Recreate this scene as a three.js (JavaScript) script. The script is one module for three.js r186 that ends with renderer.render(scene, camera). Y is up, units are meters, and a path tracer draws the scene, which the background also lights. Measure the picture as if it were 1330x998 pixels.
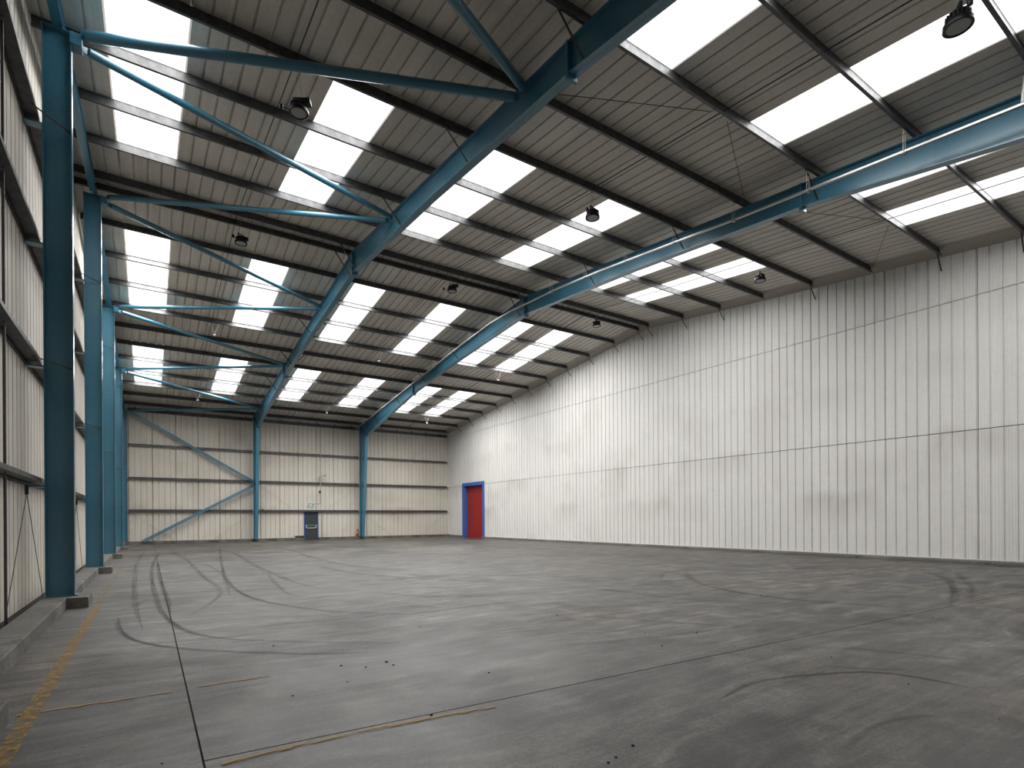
import * as THREE from 'three';
import { mergeGeometries } from 'three/addons/utils/BufferGeometryUtils.js';
import { RectAreaLightUniformsLib } from 'three/addons/lights/RectAreaLightUniformsLib.js';

// ---------------------------------------------------------------- camera, sky, rooflights, exposure
// Plan: x runs along the exit-door wall, y is up, and d = -z is the depth towards the exit-door wall.
const F = 712.16, YAW = 0.5856, ROLL = 0.006, CY = 674.28, EYE = 1.63;
const scene = new THREE.Scene();
const camera = new THREE.PerspectiveCamera(2 * Math.atan(499 / F) * 180 / Math.PI, 1330 / 998, 0.05, 300);
camera.position.set(0, EYE, 0);
camera.rotation.set(-0.0009, -YAW, -ROLL, 'YXZ');
camera.setViewOffset(1330, 998, 0, 499 - CY, 1330, 998);
scene.add(camera);
scene.background = new THREE.Color(0.62, 0.66, 0.7);
const renderer = new THREE.WebGLRenderer({ antialias: true });
renderer.toneMapping = THREE.LinearToneMapping;
renderer.toneMappingExposure = 1.0;
renderer.shadowMap.enabled = true;
RectAreaLightUniformsLib.init();
// overcast sky, brighter over the slope that falls to the exit-door wall; each rooflight sheet passes it on as soft light
const DAYLIGHT_FAR = 14.5, DAYLIGHT_NEAR = 7.0, DAYLIGHT_COLOUR = new THREE.Color(1.0, 0.985, 0.96), GLOW = 1.25;

// the measured frame of the hall
const RIDGE = 21.3, SLOPE = 0.1068;
const X_LEFT = -1.9, X_RIGHT = 23.4, D_FAR = 46.0, D_NEAR = 2 * RIDGE - D_FAR;
const H_RAFTER = 12.13, H_PURLIN = 12.145, H_SHEET = 12.385;
const PITCH = 0.348, SHEET = 4 * PITCH;
const XA = 6.8, XB = 15.0;
const rise = (d, h) => h - SLOPE * Math.abs(d - RIDGE);
const farPurlins = [], nearPurlins = [];
for (let k = 0; k <= 10; k++) farPurlins.push(23.6 + 2.19 * k);
for (let k = 0; k <= 9; k++) nearPurlins.push(18.6 - 2.19 * k);
const lightRows = [[farPurlins[0] + 0.12, farPurlins[3] + 0.1], [farPurlins[5] + 0.12, farPurlins[8] + 0.1], [nearPurlins[3] + 0.1, nearPurlins[0] + 0.1], [nearPurlins[8] + 0.1, nearPurlins[5] + 0.1]];
const X_SEAM = 9.09;                                                 // one roof seam; the others lie whole sheets away
const lightColumns = [-7, -4, -1, 2, 5, 7].map(k => X_SEAM + k * SHEET);
const rowsOver = (x) => x < 5 ? lightRows.slice(0, 3) : lightRows;   // the last row is not carried on over the braced bay
for (const x0 of lightColumns) for (const [r0, r1] of rowsOver(x0)) for (let j = 0; j < 3; j++) {
  const d0 = r0 + (r1 - r0) * j / 3 + 0.06, d1 = r0 + (r1 - r0) * (j + 1) / 3 - 0.16, dm = (d0 + d1) / 2, sign = dm > RIDGE ? 1 : -1;
  const l = new THREE.RectAreaLight(DAYLIGHT_COLOUR, (sign > 0 ? DAYLIGHT_FAR : DAYLIGHT_NEAR) * 1.1, SHEET - 0.06, (d1 - d0) * Math.hypot(1, SLOPE));
  l.name = 'rooflight_daylight';
  l.position.set(x0 + SHEET / 2, rise(dm, H_SHEET) - 0.012, -dm);
  l.rotation.set(-Math.PI / 2 - sign * Math.atan(SLOPE), 0, 0);
  scene.add(l);
}

// ---------------------------------------------------------------- random numbers and noise
function rng(seed) { let a = seed >>> 0; return () => { a = (a + 0x6D2B79F5) >>> 0; let t = a; t = Math.imul(t ^ (t >>> 15), t | 1); t ^= t + Math.imul(t ^ (t >>> 7), t | 61); return ((t ^ (t >>> 14)) >>> 0) / 4294967296; }; }
function lattice(seed) { const r = rng(seed), t = new Float32Array(65536); for (let i = 0; i < 65536; i++) t[i] = r(); return t; }
const LAT = lattice(7);
function vnoise(x, y, px, py) {                                      // value noise that repeats every px, py cells
  const xi = Math.floor(x), yi = Math.floor(y); let fx = x - xi, fy = y - yi;
  fx = fx * fx * (3 - 2 * fx); fy = fy * fy * (3 - 2 * fy);
  const x0 = ((xi % px) + px) % px, x1 = (x0 + 1) % px, y0 = ((yi % py) + py) % py, y1 = (y0 + 1) % py;
  const k = px * 31, a = LAT[(x0 * 197 + y0 * 613 + x0 * y0 * 7 + k) & 65535], b = LAT[(x1 * 197 + y0 * 613 + x1 * y0 * 7 + k) & 65535], c = LAT[(x0 * 197 + y1 * 613 + x0 * y1 * 7 + k) & 65535], e = LAT[(x1 * 197 + y1 * 613 + x1 * y1 * 7 + k) & 65535];
  return a + (b - a) * fx + (c - a) * fy + (a - b - c + e) * fx * fy;
}
function fbm(u, v, fx, fy, oct, gain = 0.5) { let s = 0, w = 1, n = 0; for (let o = 0; o < oct; o++) { s += w * vnoise(u * fx + o * 17.3, v * fy + o * 9.1, fx, fy); n += w; w *= gain; fx *= 2; fy *= 2; } return s / n; }
const clamp = (v, a = 0, b = 1) => Math.min(b, Math.max(a, v));
const smooth = (a, b, v) => { const t = clamp((v - a) / (b - a)); return t * t * (3 - 2 * t); };
function dataTexture(w, h, f, srgb = true) {
  const data = new Uint8Array(w * h * 4), c = [0, 0, 0, 1];
  for (let j = 0; j < h; j++) for (let i = 0; i < w; i++) { f((i + 0.5) / w, (j + 0.5) / h, c); const k = (j * w + i) * 4; for (let q = 0; q < 4; q++) data[k + q] = clamp(c[q]) * 255; }
  const t = new THREE.DataTexture(data, w, h, THREE.RGBAFormat);
  t.magFilter = THREE.LinearFilter; t.minFilter = THREE.LinearMipmapLinearFilter; t.generateMipmaps = true;
  t.wrapS = t.wrapT = THREE.RepeatWrapping; if (srgb) t.colorSpace = THREE.SRGBColorSpace; t.needsUpdate = true;
  return t;
}

// ---------------------------------------------------------------- materials
const std = (o) => new THREE.MeshStandardMaterial(o);
const phys = (o) => new THREE.MeshPhysicalMaterial(o);
// painted sheet steel, grubby along the screw rows: covers 27.84 m by 12.5 m
const girtRows = [2.55, 4.55, 6.8, 9.1];
const sheetMap = (base, dirt, amount, size = 1024) => dataTexture(size, size / 2, (u, v, c) => {
  const y = v * 12.5;
  const streak = fbm(u, v, 160, 3, 3), patch = fbm(u, v, 14, 7, 5), fine = fbm(u, v, 256, 128, 2);
  let g = 0;
  for (let i = 0; i < 4; i++) {                                       // long ragged smudges rubbed below the screw rows
    const dy = girtRows[i] - y, ragged = fbm(u + i * 0.31, v, 48, 5, 4) - 0.5, where = smooth(0.4, 0.68, fbm(u + i * 0.17, v * 0.2, 8, 3, 4));
    g += [1, 0.9, 0.55, 0.3][i] * smooth(-0.3, 0.2, dy + ragged * 0.7) * smooth(1.5, 0.1, dy + ragged * 1.2) * where * (0.6 + 0.8 * (fbm(u, v, 120, 10, 3) - 0.2));
  }
  g += 0.35 * smooth(0.5, 0.8, patch) + 0.4 * smooth(0.58, 0.85, streak) * smooth(0.4, 0.65, patch);
  const t = clamp(amount * g + 0.1 * (fine - 0.5)), s = 1 + 0.05 * (streak - 0.5) + 0.04 * (fine - 0.5);
  for (let q = 0; q < 3; q++) c[q] = (base[q] + (dirt[q] - base[q]) * t) * s;
});
const sheetRight = std({ map: sheetMap([0.885, 0.88, 0.87], [0.7, 0.685, 0.665], 0.45, 2048), roughness: 0.5, name: 'white_sheet' });
const sheetFar = std({ map: sheetMap([0.83, 0.805, 0.765], [0.62, 0.585, 0.54], 0.5), roughness: 0.55, name: 'cream_sheet' });
const roofMap = dataTexture(1024, 1024, (u, v, c) => {               // 11.136 m square
  const patch = fbm(u, v, 9, 9, 5), streak = fbm(u, v, 96, 3, 3), fine = fbm(u, v, 200, 200, 2);
  const k = 0.79 + 0.1 * (patch - 0.5) + 0.07 * (streak - 0.5) + 0.05 * (fine - 0.5), w = smooth(0.5, 0.75, fbm(u + 0.4, v, 5, 7, 3));
  c[0] = k * (1.0 + 0.01 * w); c[1] = k * (0.975 + 0.012 * w); c[2] = k * (0.935 + 0.03 * w);
});
const sheetRoof = std({ map: roofMap, roughness: 0.6, name: 'roof_liner' });
const rooflightMaterial = std({ color: 0xf4f4f0, emissive: new THREE.Color(1, 0.995, 0.985), emissiveIntensity: GLOW, roughness: 0.6, name: 'rooflight_sheet' });
const flashing = std({ color: 0xa29c93, roughness: 0.55, name: 'flashing' });
const paintMap = dataTexture(512, 512, (u, v, c) => {                // 4 m square
  const n = fbm(u, v, 6, 6, 5), f = fbm(u, v, 90, 90, 2), k = 1 + 0.16 * (n - 0.5) + 0.08 * (f - 0.5), s = smooth(0.66, 0.8, n) * 0.25;
  c[0] = 0.225 * k + 0.1 * s; c[1] = 0.45 * k; c[2] = 0.545 * k - 0.1 * s;
});
const bluePaint = phys({ map: paintMap, roughness: 0.36, clearcoat: 0.5, clearcoatRoughness: 0.2, name: 'blue_paint' });
const galvMap = dataTexture(512, 512, (u, v, c) => { const n = fbm(u, v, 40, 40, 3), p = fbm(u, v, 4, 4, 4), k = 0.37 + 0.12 * (n - 0.5) + 0.12 * (p - 0.5); c[0] = k; c[1] = k * 1.01; c[2] = k * 1.02; });
const galvanised = std({ map: galvMap, roughness: 0.5, metalness: 0.85, name: 'galvanised_steel' });
const darkSteel = std({ color: 0x35342f, roughness: 0.6, metalness: 0.3, name: 'dark_steel' });
const whitePlastic = std({ color: 0xd2d0ca, roughness: 0.45, name: 'white_plastic' });
const greyPlastic = std({ color: 0x9c9d9b, roughness: 0.5, name: 'grey_plastic' });
const whiteTrunk = std({ color: 0x9fa09e, roughness: 0.35, metalness: 0.6, name: 'trunking' });
const wire = std({ color: 0x8d8b86, roughness: 0.4, metalness: 0.5, name: 'wire' });
const concreteMap = dataTexture(1024, 1024, (u, v, c) => {           // 4 m square
  const n = fbm(u, v, 5, 5, 6), f = fbm(u, v, 150, 150, 2), d = smooth(0.55, 0.8, fbm(u + 0.3, v, 9, 9, 4));
  const k = 0.425 + 0.22 * (n - 0.5) + 0.14 * (f - 0.5) - 0.12 * d; c[0] = k; c[1] = k * 0.98; c[2] = k * 0.94;
});
const concrete = std({ map: concreteMap, bumpMap: concreteMap, bumpScale: 0.006, roughness: 0.9, name: 'concrete' });
// slab concrete, 7 m square tile: trowel streaks, blotches, grit
const slabMap = dataTexture(2048, 2048, (u, v, c) => {
  const warp = 0.06 * (fbm(u, v, 4, 4, 3) - 0.5);
  const blot = fbm(u + warp, v, 6, 6, 5), scrape = fbm(u, v + warp * 2, 5, 60, 4), mid = fbm(u + warp, v + warp, 24, 30, 4), grit = fbm(u, v, 420, 420, 2);
  const scratch = fbm(u + v * 0.5, v, 10, 260, 3);
  let k = 0.295 + 0.16 * (blot - 0.5) + 0.2 * (scrape - 0.5) + 0.2 * (mid - 0.5) + 0.16 * (grit - 0.5) + 0.12 * (scratch - 0.5);
  k -= 0.07 * smooth(0.56, 0.7, fbm(u + 0.2, v + 0.6 + warp, 7, 16, 5));
  k += 0.05 * smooth(0.6, 0.72, fbm(u + 0.7, v + 0.1 + warp, 10, 22, 5));
  const w = fbm(u + 0.5, v, 4, 5, 4) - 0.5;
  c[0] = k * (1.03 + 0.08 * w); c[1] = k * 0.985; c[2] = k * (0.925 - 0.08 * w);
});
const slabRough = dataTexture(512, 512, (u, v, c) => { const k = 0.52 + 0.36 * (fbm(u, v, 6, 6, 5) - 0.5); c[0] = c[1] = c[2] = k; }, false);
const slab = std({ map: slabMap, bumpMap: slabMap, bumpScale: 0.005, roughnessMap: slabRough, roughness: 1, vertexColors: true, name: 'slab_concrete' });
const dirtMat = std({ map: concreteMap, color: 0x5d564b, bumpMap: concreteMap, bumpScale: 0.03, roughness: 1, name: 'dirt' });

// ---------------------------------------------------------------- shapes
const P = (x, y, d) => new THREE.Vector3(x, y, -d);
function soup(pos, uv) { const g = new THREE.BufferGeometry(); g.setAttribute('position', new THREE.Float32BufferAttribute(pos, 3)); g.setAttribute('uv', new THREE.Float32BufferAttribute(uv, 2)); g.computeVertexNormals(); return g; }
function quad(pos, uv, a, b, c, e, ua, ub, uc, ue) {
  for (const p of [a, b, c, a, c, e]) pos.push(p.x, p.y, p.z);
  for (const t of [ua, ub, uc, ua, uc, ue]) uv.push(t[0], t[1]);
}
// a bar of any outline: outline points (a, b) along U and W, swept from p0 to p1; outline1 lets it taper
function bar(outline, p0, p1, U, W, outline1 = outline, uvScale = 0.25) {
  const n = outline.length, pos = [], uv = [], L = p0.distanceTo(p1);
  const A = outline.map(([a, b]) => p0.clone().addScaledVector(U, a).addScaledVector(W, b));
  const B = outline1.map(([a, b]) => p1.clone().addScaledVector(U, a).addScaledVector(W, b));
  let s = 0; const area = THREE.ShapeUtils.area(outline.map(o => new THREE.Vector2(o[0], o[1])));
  const flip = (new THREE.Vector3().crossVectors(U, W).dot(p1.clone().sub(p0)) > 0) === (area > 0);
  for (let i = 0; i < n; i++) {
    const j = (i + 1) % n, w = Math.hypot(outline[j][0] - outline[i][0], outline[j][1] - outline[i][1]), e = s + w;
    const t = [[s * uvScale, 0], [e * uvScale, 0], [e * uvScale, L * uvScale], [s * uvScale, L * uvScale]];
    if (flip) quad(pos, uv, A[i], A[j], B[j], B[i], t[0], t[1], t[2], t[3]); else quad(pos, uv, A[j], A[i], B[i], B[j], t[1], t[0], t[3], t[2]);
    s = e;
  }
  const tri = THREE.ShapeUtils.triangulateShape(outline.map(o => new THREE.Vector2(o[0], o[1])), []);
  for (const [a, b, c] of tri) for (const [Q, rev] of [[A, flip], [B, !flip]]) {
    const o = rev ? [c, b, a] : [a, b, c];
    for (const i of o) { pos.push(Q[i].x, Q[i].y, Q[i].z); uv.push(outline[i][0] * uvScale, outline[i][1] * uvScale); }
  }
  return soup(pos, uv);
}
const UPV = new THREE.Vector3(0, 1, 0), XV = new THREE.Vector3(1, 0, 0), DV = new THREE.Vector3(0, 0, -1);
const rect = (w, h, x = 0, y = 0) => [[x - w / 2, y - h / 2], [x + w / 2, y - h / 2], [x + w / 2, y + h / 2], [x - w / 2, y + h / 2]];
const ring = (r, n = 14) => Array.from({ length: n }, (_, i) => [r * Math.cos(i / n * 2 * Math.PI), r * Math.sin(i / n * 2 * Math.PI)]);
function box(x0, x1, y0, y1, d0, d1) { return bar([[x0, y0], [x1, y0], [x1, y1], [x0, y1]], P(0, 0, d0), P(0, 0, d1), XV, UPV); }
function frameOf(p0, p1) { const t = p1.clone().sub(p0).normalize(); let u = new THREE.Vector3().crossVectors(t, Math.abs(t.y) > 0.9 ? XV : UPV).normalize(); return [u, new THREE.Vector3().crossVectors(u, t).normalize()]; }
function tube(p0, p1, r, n = 14) {                                    // round bar with soft shading
  const L = p0.distanceTo(p1), g = new THREE.CylinderGeometry(r, r, L, n, 1);
  g.applyQuaternion(new THREE.Quaternion().setFromUnitVectors(UPV, p1.clone().sub(p0).normalize()));
  g.translate((p0.x + p1.x) / 2, (p0.y + p1.y) / 2, (p0.z + p1.z) / 2);
  return g.toNonIndexed();
}
function strut(p0, p1, w, h) { const [u, v] = frameOf(p0, p1); return bar(rect(w, h), p0, p1, u, v); }
function angleBar(p0, p1, leg, t) { const [u, v] = frameOf(p0, p1); return bar([[0, 0], [leg, 0], [leg, t], [t, t], [t, leg], [0, leg]], p0, p1, u, v); }
function slabPoly(points, x0, x1) { return bar(points, P(x0, 0, 0), P(x1, 0, 0), DV, UPV); }        // outline in (d, y), thickness along x
function plateAlong(x, w, t, a, b) {                                  // flat plate of width w along x, on the line a-b of (d, y), t thick to its upper side
  const v = new THREE.Vector2(b[0] - a[0], b[1] - a[1]).normalize(), n = [-v.y, v.x];
  return slabPoly([a, b, [b[0] + n[0] * t, b[1] + n[1] * t], [a[0] + n[0] * t, a[1] + n[1] * t]], x - w / 2, x + w / 2);
}
const merge = (list) => mergeGeometries(list.map(g => { const q = g.index ? g.toNonIndexed() : g; if (!q.attributes.uv) q.setAttribute('uv', new THREE.Float32BufferAttribute(new Float32Array(q.attributes.position.count * 2), 2)); for (const k of Object.keys(q.attributes)) if (!['position', 'normal', 'uv'].includes(k)) q.deleteAttribute(k); return q; }), false);

const taken = new Map();
function numbered(name) { const n = taken.get(name) || 0; taken.set(name, n + 1); return n ? `${name}_${String(n).padStart(3, '0')}` : name; }
function mesh(name, geo, mat, parent = scene) {
  const m = new THREE.Mesh(Array.isArray(geo) ? (geo.length > 1 ? merge(geo) : geo[0]) : geo, mat);
  m.name = parent === scene ? numbered(name) : name; m.castShadow = m.receiveShadow = true; parent.add(m); return m;
}
function tag(o, label, category, group) { o.userData.label = label; o.userData.category = category; if (group) o.userData.group = group; return o; }
function thing(name, label, category, at = P(0, 0, 0), group) { const o = new THREE.Group(); o.name = numbered(name); o.position.copy(at); scene.add(o); return tag(o, label, category, group); }
function structure(name, label, category) { const o = new THREE.Group(); o.name = numbered(name); scene.add(o); tag(o, label, category); o.userData.kind = 'structure'; return o; }
const local = (geo, at) => { geo.translate(-at.x, -at.y, -at.z); return geo; };
const ORD = ['first', 'second', 'third', 'fourth', 'fifth', 'sixth', 'seventh', 'eighth', 'ninth', 'tenth', 'eleventh', 'twelfth'];

// ---------------------------------------------------------------- profiled sheets
// one sheet spans four pitches; each pitch has a sharp deep groove and three shallow swages. (s, n): across, and towards the room
function sheetProfile(swage, pitches = 4) {
  const p = [];
  for (let k = 0; k < pitches; k++) {
    const o = k * PITCH, g = k === 0 ? 0.028 : 0.025, dp = k === 0 ? 0.045 : 0.042;
    if (k === 0) p.push([0, -dp], [g - 0.004, -dp], [g, 0]);
    else p.push([o - g, 0], [o - g + 0.004, -dp], [o + g - 0.004, -dp], [o + g, 0]);
    if (swage) for (const m of [0.25, 0.5, 0.75]) { const q = o + m * PITCH; p.push([q - 0.018, 0], [q - 0.01, swage], [q + 0.01, swage], [q + 0.018, 0]); }
  }
  const e = pitches * PITCH; p.push([e - 0.028, 0], [e - 0.024, -0.045], [e, -0.045]);
  return p;
}
const PROFILE = sheetProfile(0.0035), ROOF_PROFILE = sheetProfile(0.0008);
// place(s, n, t) gives a point; t runs along the sheet from lo(s) to hi(s); uvOf(s, t)
function sheet(s0, width, place, lo, hi, uvOf, cuts = [], profile = PROFILE) {
  const prof = profile.filter(q => q[0] < width - 0.003).map(q => [s0 + q[0], q[1]]);
  if (width < SHEET - 0.01) prof.push([s0 + width, prof[prof.length - 1][1]]);
  const pos = [], uv = [], B = -0.075;
  for (let i = 0; i + 1 < prof.length; i++) {
    const [sa, na] = prof[i], [sb, nb] = prof[i + 1], la = lo(sa), lb = lo(sb);
    const stops = [0, ...cuts, 1], at = (s, f) => lo(s) + (hi(s) - lo(s)) * f;
    for (let k = 0; k + 1 < stops.length; k++) {
      const a0 = at(sa, stops[k]), a1 = at(sa, stops[k + 1]), b0 = at(sb, stops[k]), b1 = at(sb, stops[k + 1]);
      quad(pos, uv, place(sa, na, a0), place(sb, nb, b0), place(sb, nb, b1), place(sa, na, a1), uvOf(sa, a0), uvOf(sb, b0), uvOf(sb, b1), uvOf(sa, a1));
    }
    const ha = hi(sa), hb = hi(sb);
    quad(pos, uv, place(sa, B, la), place(sb, B, lb), place(sb, nb, lb), place(sa, na, la), uvOf(sa, la), uvOf(sb, lb), uvOf(sb, lb), uvOf(sa, la));
    quad(pos, uv, place(sa, na, ha), place(sb, nb, hb), place(sb, B, hb), place(sa, B, ha), uvOf(sa, ha), uvOf(sb, hb), uvOf(sb, hb), uvOf(sa, ha));
  }
  const f = prof[0], l = prof[prof.length - 1], q = (s, n0, n1, rev) => {
    const c = [place(s, n0, lo(s)), place(s, n1, lo(s)), place(s, n1, hi(s)), place(s, n0, hi(s))], u = uvOf(s, lo(s)), w = uvOf(s, hi(s));
    if (rev) quad(pos, uv, c[3], c[2], c[1], c[0], w, w, u, u); else quad(pos, uv, c[0], c[1], c[2], c[3], u, u, w, w);
  };
  q(f[0], B, f[1]); q(l[0], B, l[1], true);
  quad(pos, uv, place(l[0] + 0.03, B, lo(l[0])), place(f[0] - 0.03, B, lo(f[0])), place(f[0] - 0.03, B, hi(f[0])), place(l[0] + 0.03, B, hi(l[0])), uvOf(l[0], 0), uvOf(f[0], 0), uvOf(f[0], 1), uvOf(l[0], 1));
  return soup(pos, uv);
}

// ---------------------------------------------------------------- floor
const floor = structure('floor', 'worn grey concrete floor with tyre marks and yellow lines', 'floor');
const jointD = (x) => 4.25 - 0.033 * (x - 0.3);                       // the sawn joint across the hall runs slightly askew
function floorSlab(x0, x1, lo, hi, step) {
  const nx = Math.max(2, Math.round((x1 - x0) / step)), nd = Math.max(2, Math.round((hi(x0) - lo(x0)) / step)), pos = [], col = [], uv = [], idx = [];
  for (let j = 0; j <= nd; j++) for (let i = 0; i <= nx; i++) {
    const x = x0 + (x1 - x0) * i / nx, a = lo(x), d = a + (hi(x) - a) * j / nd;
    pos.push(x, 0, -d); uv.push(x / 7 + 0.13, d / 7);
    const u = x / 60 + 0.2, v = d / 60 + 0.2;
    const big = fbm(u, v, 14, 10, 4), long = fbm(u + 0.3 * v, v, 20, 48, 4), patch = smooth(0.5, 0.66, fbm(u + 0.31, v + 0.2, 18, 22, 4));
    const k = 1 + 0.36 * (big - 0.5) + 0.42 * (long - 0.5) - 0.14 * patch;
    const w = fbm(u + 0.5, v + 0.1, 10, 8, 3) - 0.5;
    col.push(k * (1 + 0.08 * w), k, k * (1 - 0.1 * w));
  }
  for (let j = 0; j < nd; j++) for (let i = 0; i < nx; i++) { const a = j * (nx + 1) + i, b = a + 1, c = a + nx + 1, e = c + 1; idx.push(a, b, e, a, e, c); }
  // skirt down into the joints
  const n0 = pos.length / 3, loop = [];
  for (let i = 0; i <= nx; i++) loop.push(i);
  for (let j = 1; j <= nd; j++) loop.push(j * (nx + 1) + nx);
  for (let i = nx - 1; i >= 0; i--) loop.push(nd * (nx + 1) + i);
  for (let j = nd - 1; j > 0; j--) loop.push(j * (nx + 1));
  loop.forEach((a) => { pos.push(pos[a * 3], -0.02, pos[a * 3 + 2]); uv.push(uv[a * 2], uv[a * 2 + 1]); col.push(col[a * 3], col[a * 3 + 1], col[a * 3 + 2]); });
  loop.forEach((a, i) => { const j = (i + 1) % loop.length, b = loop[j]; idx.push(b, a, n0 + i, b, n0 + i, n0 + j); });
  const g = new THREE.BufferGeometry(); g.setAttribute('position', new THREE.Float32BufferAttribute(pos, 3)); g.setAttribute('uv', new THREE.Float32BufferAttribute(uv, 2)); g.setAttribute('color', new THREE.Float32BufferAttribute(col, 3)); g.setIndex(idx); g.computeVertexNormals();
  const up = g.toNonIndexed(); up.computeVertexNormals();
  return up;
}
const G = 0.007;
mesh('slab', floorSlab(X_LEFT, 0.3 - G, () => D_NEAR, () => D_FAR, 0.2), slab, floor);
mesh('slab', floorSlab(0.3 + G, X_RIGHT, () => D_NEAR, (x) => jointD(x) - G, 0.2), slab, floor);
mesh('slab', floorSlab(0.3 + G, X_RIGHT, (x) => jointD(x) + G, () => D_FAR, 0.2), slab, floor);
mesh('subbase', box(X_LEFT - 0.3, X_RIGHT + 0.8, -0.25, -0.006, D_NEAR - 0.3, D_FAR + 0.3), dirtMat, floor);

// ---------------------------------------------------------------- walls
const far = structure('wall_far', 'cream profiled steel wall holding the grey exit door', 'wall');
const right = structure('wall_right', 'tall white profiled steel gable wall holding the red roller shutter', 'wall');
const left = structure('wall_left', 'grey-white profiled steel wall behind the row of blue posts', 'wall');
const near = structure('wall_near', 'profiled steel wall closing the hall opposite the exit door', 'wall');
{ // wall with the exit door: sheets run from kerb to roof
  const place = (s, n, t) => P(s, t, D_FAR - n), top = () => rise(D_FAR, H_SHEET) + 0.06, uvOf = (s, t) => [s / 27.84 + 0.1, t / 12.5];
  for (let x = 0.27 - 2 * SHEET; x < X_RIGHT + 0.2; x += SHEET) {
    const w = Math.min(SHEET, X_RIGHT + 0.2 - x);
    if (x + w < 10.42 || x > 11.5) mesh('cladding_sheet', sheet(x, w, place, () => 0.06, top, uvOf), sheetFar, far);
    else {                                                            // cut round the door opening
      mesh('cladding_sheet', sheet(x, w, place, () => 2.3, top, uvOf), sheetFar, far);
      if (x < 10.4) mesh('cladding_sheet', sheet(x, 10.42 - x, place, () => 0.06, () => 2.3, uvOf), sheetFar, far);
      const r = Math.max(x, 11.54); if (x + w > 11.56) mesh('cladding_sheet', sheet(r, x + w - r, place, () => 0.06, () => 2.3, uvOf), sheetFar, far);
    }
  }
  mesh('outer_skin', box(X_LEFT - 0.3, X_RIGHT + 0.9, -0.05, 10.2, D_FAR + 0.22, D_FAR + 0.3), flashing, far);
}
const SH_D0 = 39.75, SH_D1 = 42.95, SH_TOP = 4.5;                     // shutter opening
{ // gable wall: three tiers lapped at the screw rows
  const place = (s, n, t) => P(X_RIGHT - n, t, s), uvOf = (s, t) => [s / 27.84 + 0.35, t / 12.5];
  const tiers = [[() => 0.14, () => 4.54, 0], [() => 4.565, () => 9.09, 0.004], [() => 9.112, (s) => rise(s, H_SHEET) + 0.06, 0.008]];
  const start = 8.14 - 9 * SHEET;
  for (const [lo, hi, proud] of tiers) {
    const put = (s, n, t) => place(s, n + proud, t);
    for (let d = start; d < D_FAR + 0.1; d += SHEET) {
      if (hi(d) <= lo(d) + 0.05 && hi(d + SHEET) <= lo(d + SHEET) + 0.05) continue;
      const w = Math.min(SHEET, D_FAR + 0.1 - d), h2 = (s) => Math.max(hi(s), lo(s) + 0.02);
      const first = proud === 0, a = d, b = d + w;
      if (first && b > SH_D0 && a < SH_D1) {
        if (a < SH_D0) mesh('cladding_sheet', sheet(a, SH_D0 - a, put, lo, h2, uvOf), sheetRight, right);
        if (b > SH_D1) mesh('cladding_sheet', sheet(SH_D1, b - SH_D1, put, lo, h2, uvOf), sheetRight, right);
        continue;
      }
      mesh('cladding_sheet', sheet(d, w, put, lo, h2, uvOf), sheetRight, right);
    }
  }
  mesh('outer_skin', slabPoly([[D_NEAR - 0.3, -0.05], [D_FAR + 0.3, -0.05], [D_FAR + 0.3, 9.9], [RIDGE, 12.6], [D_NEAR - 0.3, 9.9]], X_RIGHT + 0.8, X_RIGHT + 0.9), flashing, right);
  mesh('base_flashing', box(X_RIGHT - 0.012, X_RIGHT + 0.05, 0.125, 0.16, D_NEAR, SH_D0 - 0.35), sheetRight, right);
}
{ // post wall, seen at a flat angle
  const place = (s, n, t) => P(X_LEFT + n, t, s), uvOf = (s, t) => [s / 27.84, t / 12.5];
  for (let d = 9.6 - 10 * SHEET; d < D_FAR + 0.1; d += SHEET) { const w = Math.min(SHEET, D_FAR + 0.1 - d); mesh('cladding_sheet', sheet(d, w, (s, n, t) => place(s, n, t), () => 0.03, (s) => rise(s, H_SHEET) + 0.06, uvOf), sheetFar, left); }
  mesh('outer_skin', slabPoly([[D_NEAR - 0.3, -0.05], [D_FAR + 0.3, -0.05], [D_FAR + 0.3, 9.9], [RIDGE, 12.6], [D_NEAR - 0.3, 9.9]], X_LEFT - 0.3, X_LEFT - 0.2), flashing, left);
}
{ const place = (s, n, t) => P(s, t, D_NEAR + n), uvOf = (s, t) => [s / 27.84, t / 12.5];
  for (let x = X_LEFT - 0.1; x < X_RIGHT + 0.2; x += SHEET) mesh('cladding_sheet', sheet(x, Math.min(SHEET, X_RIGHT + 0.2 - x), place, () => 0.03, () => rise(D_NEAR, H_SHEET) + 0.06, uvOf), sheetFar, near);
  mesh('outer_skin', box(X_LEFT - 0.3, X_RIGHT + 0.9, -0.05, 10.2, D_NEAR - 0.3, D_NEAR - 0.22), flashing, near);
}

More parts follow.
